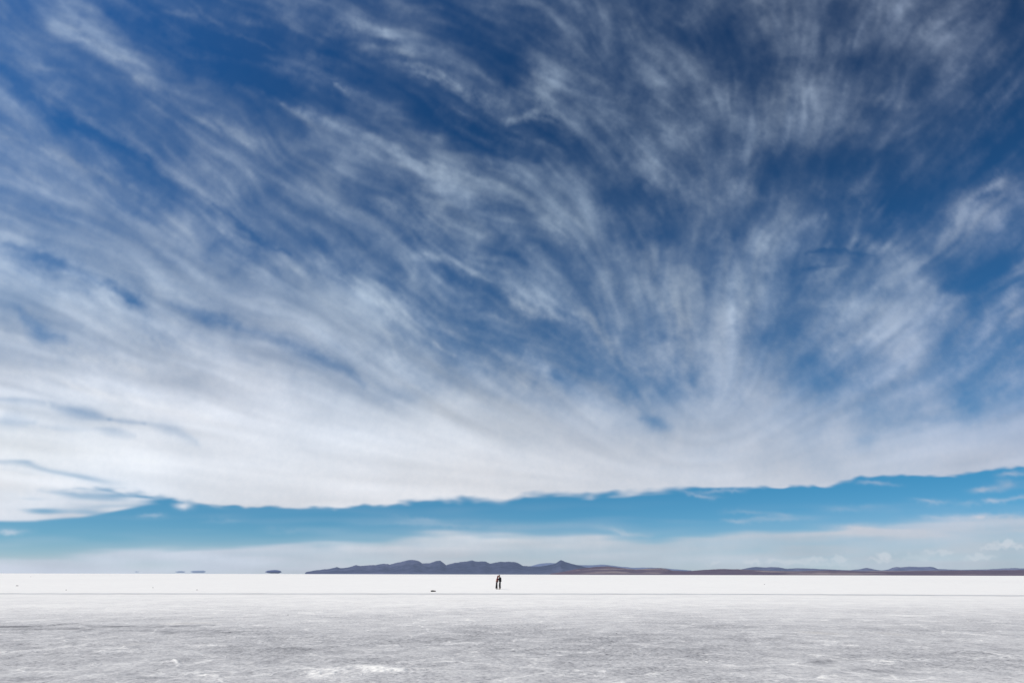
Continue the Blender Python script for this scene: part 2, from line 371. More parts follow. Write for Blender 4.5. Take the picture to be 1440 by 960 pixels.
    sheet = np.clip(Wt*rim*(1 - riftA*np.exp(-rd*rd)*sstep(240, 170, X)), 0, 1)
    lobW = .93*lob*(1 - .8*riftA*np.exp(-rd*rd))
    # everything under the sheet
    hx, hy = zip(*HAZE)
    h = np.interp(X, hx, hy) + 2.2*noise(7, 6) + 1.5*noise(2.5, 7)
    hz = .50*sstep(-5, 9, Y - h) + .20*sstep(-30, 0, Y - h)
    hz = hz + .18*sstep(740, 806, Y); hz = hz*(1 + .05*noise(4, 7) + .05*noise(10, 5))
    hz = hz + .16*np.exp(-((Y - h - 14)/12)**2)*sstep(350, 700, X) - .06*sstep(785, 800, Y)*sstep(700, 1100, X)
    low = np.clip(hz + (.07*np.clip(noise(3.5, 10) + .2, 0, 2) + .05*np.clip(noise(9, 7), 0, 2))*sstep(690, 735, Y), 0, 1)
    wn = np.clip(1 + .3*noise(2.5, 3), .3, 1.6)
    ax = X + 3*noise(6, 2); ay = Y + 1.0*noise(4, 3) + .6*noise(2)
    for (o, hh, pts) in WISPS:
        d2 = np.full(X.shape, 1e9, np.float32); x0 = pts[0][0]; x1 = pts[-1][0]
        yy = np.interp(ax, [p for p, q in pts], [q for p, q in pts])
        soft = (x1 - x0)*.42 + 5
        en = sstep(x0 - soft, x0 + soft, ax)*sstep(x1 + soft, x1 - soft, ax)
        low = np.maximum(low, np.clip(o*.8*en*np.exp(-((ay - yy)/(hh*1.25))**2)*wn, 0, 1) + low)
    pa = X + 2.2*noise(2.5); pb = Y + 1.6*noise(2.2)
    bright = np.zeros_like(low)
    for (cx, cy, rx, ry, o) in PUFFS:
        q = ((pa - cx)/rx)**2 + ((pb - cy)/np.where(pb > cy, ry*.75, ry))**2
        bright = np.maximum(bright, 1.15*o*sstep(1.8, .1, q))
    below = 1 - (1 - np.clip(low, 0, .97))*(1 - lobW)
    Wt = 1 - (1 - np.clip(sheet, 0, .99))*(1 - np.where(Y > 640, below, 0)*(1 - .0*rim))
    # colour
    col = bilin(CG, CGX, CGY, X, Y + 8*warp1)
    shade = 1 + (.026*lic[0] + .020*lic[1] + .012*puff)*(1 - .6*calm) + .015*noise(16, 3)*calm
    col = col*shade[..., None]
    tint = noise(90)[..., None]*np.array([.8, 0, -.6]); col = col + tint
    col = col + (np.array([222, 224, 230]) - col)*(bright*.9)[..., None]
    Wt = Wt + (1 - Wt)*bright*.5
    c = np.clip(col/255., 0, 1); lin = np.where(c < .04, c/12.92, ((c + .055)/1.055)**2.4)
    alpha = np.clip(Wt, 0, 1)**1.42
    return xs, ys, alpha.astype(np.float32), lin.astype(np.float32)
# ---------------------------------------------------------------- sky dome carrying the cirrus
def build_sky():
    cxs, cys, al, lin = cloud_field()
    inx = np.arange(-40, 1480.1, 1.35); iny = np.arange(-40, 826, 1.35)
    gx = np.concatenate([-40 - np.geomspace(6, 1500, 60)[::-1], inx, 1480 + np.geomspace(6, 1500, 60)])
    gy = np.concatenate([-40 - np.geomspace(6, 1500, 60)[::-1], iny])
    def fold(v, a, b):                    # continue the cirrus beyond the charted part
        t = np.mod(v - a, 2*(b - a)); return a + np.where(t > b - a, 2*(b - a) - t, t)
    X, Y = np.meshgrid(gx, gy)
    sx = (fold(X, -55, 1495) - CX0)/CST; sy = (fold(Y, -55, 828) - CY0)/CST
    i = np.clip(sx.astype(int), 0, len(cxs) - 2); j = np.clip(sy.astype(int), 0, len(cys) - 2); fx = sx - i; fy = sy - j
    def samp(A):
        a, b = (fx[..., None], fy[..., None]) if A.ndim == 3 else (fx, fy)
        return (A[j, i]*(1-a) + A[j, i+1]*a)*(1-b) + (A[j+1, i]*(1-a) + A[j+1, i+1]*a)*b
    A = samp(al); L = samp(lin)
    out = np.maximum(np.maximum(-40 - X, X - 1480), -40 - Y)
    A = A*sstep(1450, 500, out)
    M = np.array(CAM.to_3x3())
    D = np.stack([(X - 720)/FOC, (480 - Y)/FOC, -np.ones_like(X)], -1) @ M.T
    D /= np.linalg.norm(D, axis=-1, keepdims=True)
    me = grid_mesh('sky', D*60000.0 + np.array(EYE))
    float_attr(me, 'cover', A); color_attr(me, 'tone', L)
    m, t = new_mat('cirrus')
    at = t.n('ShaderNodeAttribute', attribute_name='cover').outputs['Fac']
    tn = t.n('ShaderNodeAttribute', attribute_name='tone').outputs['Color']
    pos = t.n('ShaderNodeTexCoord').outputs['Object']
    f = t.noise(pos, .0022, 5, .65)
    a = t.math('MULTIPLY', at, t.rng(f, .25, .75, .96, 1.04), clamp=True)
    em = t.n('ShaderNodeEmission', {'Color': tn, 'Strength': a})
    inv = t.math('SUBTRACT', 1.0, a)
    tr = t.n('ShaderNodeBsdfTransparent', {'Color': t.n('ShaderNodeCombineColor', {0: inv, 1: inv, 2: inv}).outputs[0]})
    ad = t.n('ShaderNodeAddShader', {0: em.outputs[0], 1: tr.outputs[0]})
    t.n('ShaderNodeOutputMaterial', {'Surface': ad.outputs[0]})
    m.cycles.emission_sampling = 'NONE'
    o = link('sky', me, m)
    tag(o, 'deep blue sky with fanned white cirrus above a clear band near the horizon', 'sky', kind='structure')
build_sky()
# ---------------------------------------------------------------- salt flat
def vnoise(X, Y, seed, octaves=4, gain=.5):     # value noise on arrays, smooth, unit about +-1
    rng = np.random.default_rng(seed); T = rng.random((256, 256))*2 - 1; o = 0; a = 1; s = 0
    for k in range(octaves):
        x = X*2**k + 17.3*k; y = Y*2**k + 9.1*k
        i = np.floor(x).astype(int); j = np.floor(y).astype(int); u = x - i; v = y - j
        u = u*u*(3-2*u); v = v*v*(3-2*v)
        g = lambda a_, b_: T[(j + b_) & 255, (i + a_) & 255]
        o = o + a*((g(0,0)*(1-u) + g(1,0)*u)*(1-v) + (g(0,1)*(1-u) + g(1,1)*u)*v); s += a; a *= gain
    return o/s*1.6

# pale (+) and dark (-) marks on the salt: (amount, half-height, points) along their length
MARKS = [
 (-.24,1.2,[(0,880.5),(60,880),(85,878),(105,877),(130,880),(180,880),(300,879)]), (-.13,3.5,[(30,884),(120,885),(240,886),(330,888)]),
 (-.06,5,[(240,888),(400,893),(480,896)]), (-.07,6,[(320,912),(400,914),(470,912)]), (-.16,7,[(120,955),(170,953),(210,957)]),
 (-.08,4,[(70,950),(30,955)]), (-.07,5,[(540,898),(760,898),(900,900)]), (-.05,3,[(980,882),(1150,881),(1440,884)]), (-.08,3,[(1330,900),(1400,908)]),
 (-.12,5,[(1140,929),(1200,926)]), (-.14,6,[(1200,943),(1280,942)]), (-.05,9,[(0,905),(250,930),(500,925)]), (-.06,8,[(700,920),(1000,915)]),
 (.22,1.2,[(0,918),(45,915),(90,909),(120,907)]), (.12,1.2,[(125,936),(170,934),(215,931),(250,930)]), (.18,1.0,[(246,930),(256,934),(250,940)]),
 (.40,4.2,[(450,947),(480,943),(520,941),(560,942)]), (.22,2,[(455,938),(500,937),(560,940)]), (.14,1.2,[(300,935),(380,938),(440,940)]),
 (.14,1.0,[(240,949),(310,950)]), (.16,.9,[(270,907),(320,908)]), (.14,1.2,[(560,931),(600,928)]), (.16,.9,[(345,930),(362,933)]), (.10,.8,[(400,931),(415,927)]),
 (.14,.8,[(640,918),(690,916),(750,912)]), (.10,2,[(580,939),(640,936),(720,937)]), (.16,1.2,[(815,941),(850,943)]), (.22,1.6,[(910,948),(928,946)]),
 (.12,.9,[(890,905),(930,910)]), (.16,.8,[(760,875),(772,870)]), (.12,.8,[(740,871),(765,873)]), (.12,.8,[(420,862),(450,861)]),
 (.14,1.0,[(535,908),(560,907)]), (.10,1.0,[(240,893),(300,896),(370,900)]), (.14,.9,[(405,898),(460,901)]), (.15,1,[(940,923),(980,930),(1030,935)]),
 (.12,.9,[(1000,915),(1060,918)]), (.14,.9,[(1150,907),(1210,907)]), (.15,.9,[(1220,928),(1260,930)]), (.12,.9,[(1310,945),(1360,943)]), (.14,.9,[(1390,916),(1420,922)]),
 (.12,.9,[(1270,866),(1330,865)]), (.12,.8,[(1200,871),(1240,872)]), (.14,1.0,[(1330,887),(1400,893)]), (.20,1,[(1150,952),(1175,954)]), (.16,.9,[(985,943),(1010,940)]),
 (.12,1,[(60,945),(100,944)]), (.14,1,[(20,872),(60,871)]),
]
def build_ground():
    az = np.concatenate([np.linspace(-180, -47, 40), np.linspace(-44, 44, 1300), np.linspace(47, 180, 40)])
    # rows even in view angle below the horizon
    dep = np.radians(np.linspace(11.0, .9, 520)); near = EYE.z/np.tan(dep)
    dist = np.concatenate([[.3, 1, 2, 4, 6, 7.5], near, np.geomspace(near[-1]*1.03, 400000, 130)])
    A, Dd = np.meshgrid(np.radians(az), dist)
    X = Dd*np.sin(A); Y = Dd*np.cos(A)
    # chart position of every vertex
    M = np.array(CAM.to_3x3()); V = np.stack([X, Y, np.full_like(X, -EYE.z)], -1) @ M
    zz = np.where(V[..., 2] < -1e-6, -V[..., 2], 1e-6)
    px = np.where(V[..., 2] < 0, V[..., 0]/zz*FOC + 720, -9999); py = np.where(V[..., 2] < 0, 480 - V[..., 1]/zz*FOC, 5000)
    pw = px + 5*vnoise(X*.35, Y*.12, 3) + 1.5*vnoise(X*2.2, Y*.5, 4); ph = py + (1.3*vnoise(X*.5, Y*.15, 5) + .6*vnoise(X*2.4, Y*.6, 6))*np.clip((py - 840)/40, 0, 1)
    mark = np.zeros_like(X); crust = np.zeros_like(X)
    for a, hh, pts in MARKS:
        x0, x1 = min(p[0] for p in pts) - 25, max(p[0] for p in pts) + 25
        m = (px > x0) & (px < x1) & (np.abs(py - pts[0][1]) < 60)
        u, v = pw[m], ph[m]; best = np.full(u.shape, 1e9)
        asp = 3.0                          # marks are long across the view, so measure along them with a longer unit
        for (p, q), (r, s) in zip(pts, pts[1:]):
            l2 = ((r-p)/asp)**2 + (s-q)**2; t = np.clip(((u-p)*(r-p)/asp**2 + (v-q)*(s-q))/l2, 0, 1)
            best = np.minimum(best, ((u-p-t*(r-p))/asp)**2 + (v-q-t*(s-q))**2)
        g = np.exp(-best/(hh*hh)); mod = np.clip(.75 + .8*vnoise(X[m]*1.5, Y[m]*.8, 8, 3) + .7*vnoise(X[m]*6, Y[m]*2.5, 9, 3), .0, 1.6)
        mark[m] += a*g*mod
        if a > 0: crust[m] += a*g*mod
    # broad tone with distance: white far salt, grey damp crust close by
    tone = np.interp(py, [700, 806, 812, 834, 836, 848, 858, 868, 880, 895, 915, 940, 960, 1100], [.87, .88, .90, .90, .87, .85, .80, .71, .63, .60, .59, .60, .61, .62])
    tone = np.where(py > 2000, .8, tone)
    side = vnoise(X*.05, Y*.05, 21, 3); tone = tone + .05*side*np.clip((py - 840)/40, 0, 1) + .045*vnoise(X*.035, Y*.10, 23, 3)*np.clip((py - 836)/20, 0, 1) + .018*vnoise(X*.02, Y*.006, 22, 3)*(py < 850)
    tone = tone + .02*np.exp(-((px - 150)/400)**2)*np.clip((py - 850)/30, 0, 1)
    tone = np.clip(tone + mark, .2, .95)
    # relief: low crust, raised salt ridges, fading out with distance
    fade = np.clip((50 - Dd)/25, 0, 1)*np.clip((Dd - 2)/4, 0, 1)
    Z = fade*(.012*vnoise(X*.8, Y*.8, 31, 4) + .006*vnoise(X*4, Y*4, 32, 3) + .10*np.clip(crust, 0, .4)*(.7 + .5*vnoise(X*6, Y*6, 33, 3)))
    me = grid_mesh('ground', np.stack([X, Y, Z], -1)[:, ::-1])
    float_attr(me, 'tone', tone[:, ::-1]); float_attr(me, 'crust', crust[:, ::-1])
    m, t = new_mat('salt_crust')
    P = t.n('ShaderNodeTexCoord').outputs['Object']
    tone = t.n('ShaderNodeAttribute', attribute_name='tone').outputs['Fac']
    cr = t.n('ShaderNodeAttribute', attribute_name='crust').outputs['Fac']
    sp = t.n('ShaderNodeSeparateXYZ', {0: P}); dist = t.math('SQRT', t.math('ADD', t.math('POWER', sp.outputs[0], 2), t.math('POWER', sp.outputs[1], 2)))
    nearf = t.rng(dist, 14, 95, 1, 0, True)
    n1 = t.noise(P, .22, 5, .6, .4); n2 = t.noise(P, 1.3, 6, .65, .6); n3 = t.noise(P, 9, 6, .7); n4 = t.noise(P, 45, 3, .7)
    # thin pale salt ridges: distorted cell edges, broken up by a mask
    wob = t.n('ShaderNodeVectorMath', {0: P, 1: t.n('ShaderNodeVectorMath', {0: t.n('ShaderNodeTexNoise', {'Vector': P, 'Scale': .9, 'Detail': 4}).outputs['Color'], 3: 1.3}, operation='SCALE').outputs[0]}, operation='ADD').outputs[0]
    vo = t.n('ShaderNodeTexVoronoi', {'Vector': wob, 'Scale': .55}, feature='DISTANCE_TO_EDGE').outputs['Distance']
    vo2 = t.n('ShaderNodeTexVoronoi', {'Vector': wob, 'Scale': 1.9}, feature='DISTANCE_TO_EDGE').outputs['Distance']
    rid = t.math('MULTIPLY', t.rng(vo, 0, .045, 1, 0), t.rng(t.noise(P, .45, 3), .46, .60, 0, 1))
    rid2 = t.math('MULTIPLY', t.rng(vo2, 0, .05, 1, 0), t.rng(t.noise(P, .8, 3), .52, .62, 0, 1))
    pit = t.rng(n3, .36, .50, 1, 0); pit2 = t.rng(n4, .34, .5, 1, 0)
    pits = t.math('MAXIMUM', t.math('MULTIPLY', pit, t.rng(n1, .38, .60, 1, .2)), t.math('MULTIPLY', pit2, .6))
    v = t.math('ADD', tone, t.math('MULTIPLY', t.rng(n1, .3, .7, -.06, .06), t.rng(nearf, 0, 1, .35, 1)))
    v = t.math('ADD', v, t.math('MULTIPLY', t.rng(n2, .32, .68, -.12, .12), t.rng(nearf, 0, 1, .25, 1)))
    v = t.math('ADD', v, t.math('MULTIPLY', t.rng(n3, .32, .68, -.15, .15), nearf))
    v = t.math('SUBTRACT', v, t.math('MULTIPLY', pits, t.math('MULTIPLY', nearf, .27)))
    v = t.math('ADD', v, t.math('MULTIPLY', t.math('MAXIMUM', rid, t.math('MULTIPLY', rid2, .7)), t.rng(nearf, 0, 1, .0, .24)))
    v = t.math('MINIMUM', t.math('MAXIMUM', v, .12), .93)
    # cool grey where damp, neutral to warm where bright
    col = t.ramp(v, [(0, (.0, .0, .0)), (.3, (.290, .289, .300)), (.5, (.498, .494, .502)), (.75, (.760, .748, .735)), (.93, (.950, .932, .892))])
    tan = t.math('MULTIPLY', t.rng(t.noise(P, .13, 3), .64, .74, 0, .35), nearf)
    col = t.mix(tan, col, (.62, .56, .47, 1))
    h = t.math('ADD', t.math('MULTIPLY', n2, .035), t.math('ADD', t.math('MULTIPLY', n3, .030), t.math('MULTIPLY', n4, .005)))
    h = t.math('ADD', h, t.math('MULTIPLY', t.math('ADD', rid, rid2), .012))
    bp = t.n('ShaderNodeBump', {'Height': h, 'Strength': t.rng(nearf, 0, 1, .12, .9), 'Distance': 1.0})
    b = t.n('ShaderNodeBsdfPrincipled', {'Base Color': col, 'Roughness': .85, 'Normal': bp.outputs[0], 'Specular IOR Level': .25})
    t.n('ShaderNodeOutputMaterial', {'Surface': b.outputs[0]})
    o = link('ground', me, m)
    tag(o, 'flat white salt pan, grey and pitted close by, reaching the horizon', 'ground', kind='structure')

def build_track():                        # faint worn vehicle track crossing the pan
    rows = []
    xs = np.linspace(-700, 2100, 400)
    yc = np.interp(xs, [-700, 0, 480, 900, 1150, 1440, 2100], [834.0, 834.3, 834.5, 834.7, 835.5, 837.2, 840.5])
    P = np.zeros((4, 400, 3)); k = np.arange(400)
    for r, dy in enumerate((-.8, -.35, .35, .8)):
        for i in range(400):
            w = dy + .25*math.sin(i*.9)*.3 + .18*mnoise.noise(Vector((i*.13, r*3.1, 0)))
            p = on_ground(xs[i], yc[i] + w); P[r, i] = (p.x, p.y, .006)
    me = grid_mesh('track', P)
    float_attr(me, 'across', np.repeat(np.array([0, 1, 1, 0.])[:, None], 400, 1))
    m, t = new_mat('worn_salt')
    co_ = t.n('ShaderNodeTexCoord').outputs['Object']; a = t.n('ShaderNodeAttribute', attribute_name='across').outputs['Fac']
    f = t.math('MULTIPLY', t.rng(a, 0, .8, 0, 1, True), t.rng(t.noise(co_, .35, 4), .3, .6, .45, 1))
    col = t.mix(f, (.86, .86, .85, 1), (.50, .505, .51, 1))
    b = t.n('ShaderNodeBsdfPrincipled', {'Base Color': col, 'Roughness': .9})
    t.n('ShaderNodeOutputMaterial', {'Surface': b.outputs[0]})
    tag(link('track', me, m), 'thin straight grey vehicle track crossing the white salt', 'track', kind='structure')
build_ground(); build_track()
# ---------------------------------------------------------------- distant ranges, low shore and islands
def rock_mat(name, c0, c1, scale, stripes=None, haze_glow=0.0):      # share of flat emission mixed into the rock to imitate distance haze
    m, t = new_mat(name)
    P = t.n('ShaderNodeTexCoord').outputs['Object']
    n = t.noise(P, scale, 6, .65)
    col = t.mix(t.rng(n, .3, .7, 0, 1), c0, c1)
    if stripes:
        mp = t.n('ShaderNodeMapping', {'Vector': P, 'Scale': (.0005, .0005, .018)}).outputs[0]
        s = t.rng(t.noise(mp, 1.0, 4, .6), .54, .60, 0, .75)
        col = t.mix(s, col, stripes)
        sp = t.rng(t.noise(P, .012, 3, .7), .55, .66, 0, .6)
        col = t.mix(sp, col, tuple(c*.5 for c in c0[:3]) + (1,))
    b = t.n('ShaderNodeBsdfPrincipled', {'Base Color': col, 'Roughness': 1.0, 'Specular IOR Level': 0.0})
    if haze_glow:
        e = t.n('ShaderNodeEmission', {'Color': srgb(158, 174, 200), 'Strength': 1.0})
        b = t.n('ShaderNodeMixShader', {0: haze_glow, 1: b.outputs[0], 2: e.outputs[0]})
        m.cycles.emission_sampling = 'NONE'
    t.n('ShaderNodeOutputMaterial', {'Surface': b.outputs[0]})
    return m

def ridge(name, pts, dist, depth, mat, label, rough=.5, nx=500, ny=26, seed=1, hill=1.4, bite=1.0):
    xs = np.linspace(pts[0][0], pts[-1][0], nx); top = np.interp(xs, [p[0] for p in pts], [p[1] for p in pts])
    hz = np.array([horizon_y(x) for x in xs])
    hpx = np.maximum(hz - top, 0)
    jag = np.array([sum(mnoise.noise(Vector((x*f, seed*3.3, 0)))*a for f, a in ((.12, .8), (.35, .45), (.9, .25))) for x in xs])
    hpx = np.maximum(hpx + jag*rough*np.clip(hpx/6, 0, 1), 0)
    P = np.zeros((ny, nx, 3))
    for i in range(nx):
        d = look(xs[i], hz[i] - .0); a = math.atan2(d.x, d.y)
        H = hpx[i]/(FOC*1.116)*dist*math.cos(a)**.0
        for j in range(ny):
            v = j/(ny - 4) if j <= ny - 4 else 1 - (j - (ny - 4))/3.0
            s = min(v, 1)
            dd = dist - depth*(1 - j/(ny - 4))
            g = mnoise.ridged_multi_fractal(Vector((a*dist/900, dd/2600, seed)), 1.0, 2.0, 5, 1.0, 2.0) if hasattr(mnoise, 'ridged_multi_fractal') else 0
            z = H*(s**hill)*(1 - bite*.40*(1 - s)*s*4*(1 - min(g, 1.6)*.6)) if j <= ny - 4 else H*max(v, 0)
            w = H*.20*mnoise.noise(Vector((a*dist/500, dd/700, seed + 7)))*(1 - s)*s*4*bite if j < ny - 4 else 0
            P[j, i] = (math.sin(a)*dd, math.cos(a)*dd, max(z + w, 0) + (EYE.z - 1.5 if j else -5))
    me = grid_mesh(name, P[:, ::-1])
    return tag(link(name, me, mat), label, name.replace('_', ' '), kind='structure')

_lo = look(0, 806); 
def horizon_y(x):
    lo, hi = 780.0, 830.0
    for _ in range(30):
        m = (lo + hi)/2
        if look(x, m).z > 0: lo = m
        else: hi = m
    return lo

blue = rock_mat('hazed_rock', srgb(62, 76, 112), srgb(116, 118, 146), .0022, haze_glow=.24)  # aerial haze painted into the base blue, here and in the paler one
pale_blue = rock_mat('pale_hazed_rock', srgb(108, 122, 158), srgb(120, 132, 166), .0011, haze_glow=.30)
red = rock_mat('red_brown_rock', srgb(72, 60, 80), srgb(104, 86, 100), .003, srgb(150, 136, 134), haze_glow=.16)
RX = lambda X: 420 + X*510/1440.; RY = lambda Y: 760 + Y*70/198.
SX = lambda X: 920 + X*520/1440.; SY = lambda Y: 740 + Y*90/249.
main = [(25,129),(28,124),(60,118),(110,113),(150,104),(165,110),(190,106),(225,97),(245,99),(290,97),(340,91),(360,94),(400,84),(435,77),(450,76),(475,80),(490,90),(520,88),(545,80),(560,79),(575,88),(585,96),(620,86),(660,82),(690,77),(700,81),(740,82),(760,90),(800,83),(860,83),(875,90),(890,99),(925,102),(970,100),(1010,92),(1025,86),(1038,77),(1043,75),(1050,78),(1060,84),(1100,94),(1140,104),(1200,114),(1250,124),(1300,130)]
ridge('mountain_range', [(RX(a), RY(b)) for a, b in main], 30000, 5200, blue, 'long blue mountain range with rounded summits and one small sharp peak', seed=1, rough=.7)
back = [(890,112),(905,103),(925,99),(960,90),(1000,87),(1060,90),(1110,96),(1160,97),(1200,94),(1225,95),(1260,100),(1330,107),(1372,106),(1440,108),(1480,112),(1560,118)]
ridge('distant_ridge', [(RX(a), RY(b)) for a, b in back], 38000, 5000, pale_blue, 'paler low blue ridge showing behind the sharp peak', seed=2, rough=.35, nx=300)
b2 = [(300,176),(345,166),(360,163),(385,159),(400,158),(440,160),(460,158),(490,160),(520,165),(560,163),(600,164),(640,166),(690,168),(760,171),(800,168),(830,163),(845,165),(870,170),(890,172),(915,169),(935,162),(950,160),(965,162),(1000,159),(1040,161),(1080,160),(1095,162),(1110,168),(1200,171),(1300,170),(1340,168),(1400,166),(1440,167),(1600,166),(1900,172)]
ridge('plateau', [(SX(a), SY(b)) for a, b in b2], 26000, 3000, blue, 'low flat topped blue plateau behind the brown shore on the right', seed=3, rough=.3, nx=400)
rb = [(RX(1000),RY(130)),(RX(1060),RY(121)),(RX(1100),RY(112)),(RX(1180),RY(103)),(RX(1230),RY(101)),(RX(1290),RY(108)),(RX(1340),RY(114)),(RX(1390),RY(110)),(RX(1440),SY(161)),
      (SX(40),SY(163)),(SX(75),SY(171)),(SX(130),SY(173)),(SX(200),SY(168)),(SX(260),SY(165)),(SX(350),SY(167)),(SX(450),SY(172)),(SX(560),SY(174)),(SX(680),SY(171)),(SX(800),SY(174)),(SX(950),SY(174)),(SX(1100),SY(173)),(SX(1250),SY(173)),(SX(1440),SY(172)),(SX(1700),SY(168)),(SX(2100),SY(166))]
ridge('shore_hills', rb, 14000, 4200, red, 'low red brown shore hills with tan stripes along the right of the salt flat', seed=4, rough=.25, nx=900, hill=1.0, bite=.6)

def island(pts_top, pts_bot, dist, mat, label):      # an island lifted off the horizon by the mirage: rounded above and below
    x0, x1 = pts_top[0][0], pts_top[-1][0]; n = 60; m = 16
    P = np.zeros((m, n, 3))
    for i, x in enumerate(np.linspace(x0, x1, n)):
        yt = np.interp(x, [p[0] for p in pts_top], [p[1] for p in pts_top]) + .18*mnoise.noise(Vector((x*.9, dist, 0)))
        yb = np.interp(x, [p[0] for p in pts_bot], [p[1] for p in pts_bot])
        for j in range(m):
            a = 2*math.pi*j/(m - 1); mid = (yt + yb)/2; hh = (yb - yt)/2
            p = far_point(x, mid - hh*math.cos(a), dist - 300*math.sin(a)*min(1, hh))
            P[j, i] = p
    return tag(link('island', grid_mesh('island', P), mat), label, 'island', kind='structure')
isl_pale = rock_mat('hazy_island', srgb(136, 154, 182), srgb(146, 162, 188), .001, haze_glow=.58)
isl_dark = rock_mat('near_island', srgb(84, 96, 136), srgb(98, 108, 146), .002, haze_glow=.20)
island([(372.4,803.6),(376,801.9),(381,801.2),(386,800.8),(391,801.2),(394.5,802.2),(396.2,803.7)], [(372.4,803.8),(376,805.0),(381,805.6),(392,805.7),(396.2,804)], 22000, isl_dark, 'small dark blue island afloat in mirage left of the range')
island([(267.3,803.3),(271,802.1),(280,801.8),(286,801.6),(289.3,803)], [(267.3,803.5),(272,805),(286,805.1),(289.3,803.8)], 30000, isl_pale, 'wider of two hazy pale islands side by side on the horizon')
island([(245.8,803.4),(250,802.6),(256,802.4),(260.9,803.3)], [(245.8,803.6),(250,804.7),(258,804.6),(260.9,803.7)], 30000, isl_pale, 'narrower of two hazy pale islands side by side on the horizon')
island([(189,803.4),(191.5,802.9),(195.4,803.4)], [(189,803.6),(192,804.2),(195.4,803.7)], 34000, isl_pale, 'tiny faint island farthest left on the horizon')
# ---------------------------------------------------------------- the couple
def skin(name, verts, edges, radii, mat, parent, root=0, sub=2):
    me = bpy.data.meshes.new(name); me.from_pydata([Vector(v) for v in verts], edges, [])
    o = bpy.data.objects.new(name, me); C.objects.link(o)
    md = o.modifiers.new('s', 'SKIN'); md.use_smooth_shade = True
    sv = me.skin_vertices[0].data
    for i, r in enumerate(radii):
        sv[i].radius = (r, r) if not isinstance(r, tuple) else r
        sv[i].use_root = (i == root)
    o.modifiers.new('d', 'SUBSURF').levels = sub
    dg = bpy.context.evaluated_depsgraph_get(); dg.update()
    ev = bpy.data.meshes.new_from_object(o.evaluated_get(dg))
    bpy.data.objects.remove(o)
    for p in ev.polygons: p.use_smooth = True
    return link(name, ev, mat, parent)

def lump(bm, c, r, rot=None, sub=3, fn=None):
    M = Matrix.Translation(c) @ (rot or Matrix.Identity(4)) @ Matrix.Diagonal((r[0], r[1], r[2], 1))
    g = bmesh.ops.create_icosphere(bm, subdivisions=sub, radius=1)
    for v in g['verts']:
        if fn: v.co = fn(v.co.copy())
        v.co = M @ v.co
    for f in bm.faces: f.smooth = True

def head_fn(p):
    x, y, z = p
    if z < 0: f = 1 + .32*z; y *= f; x = x*(1 + .12*z) + .10*(-z)     # narrow jaw, chin forward
    if x > .55: x += .10*math.exp(-((z + .18)/.16)**2 - (y/.16)**2)*2.0  # nose
    if x > .4: x -= .09*math.exp(-((z - .08)/.12)**2)*(math.exp(-((abs(y) - .36)/.18)**2))  # eye sockets
    if x > .5: x += .05*math.exp(-((z + .50)/.07)**2 - (y/.28)**2)
    return Vector((x, y, z))

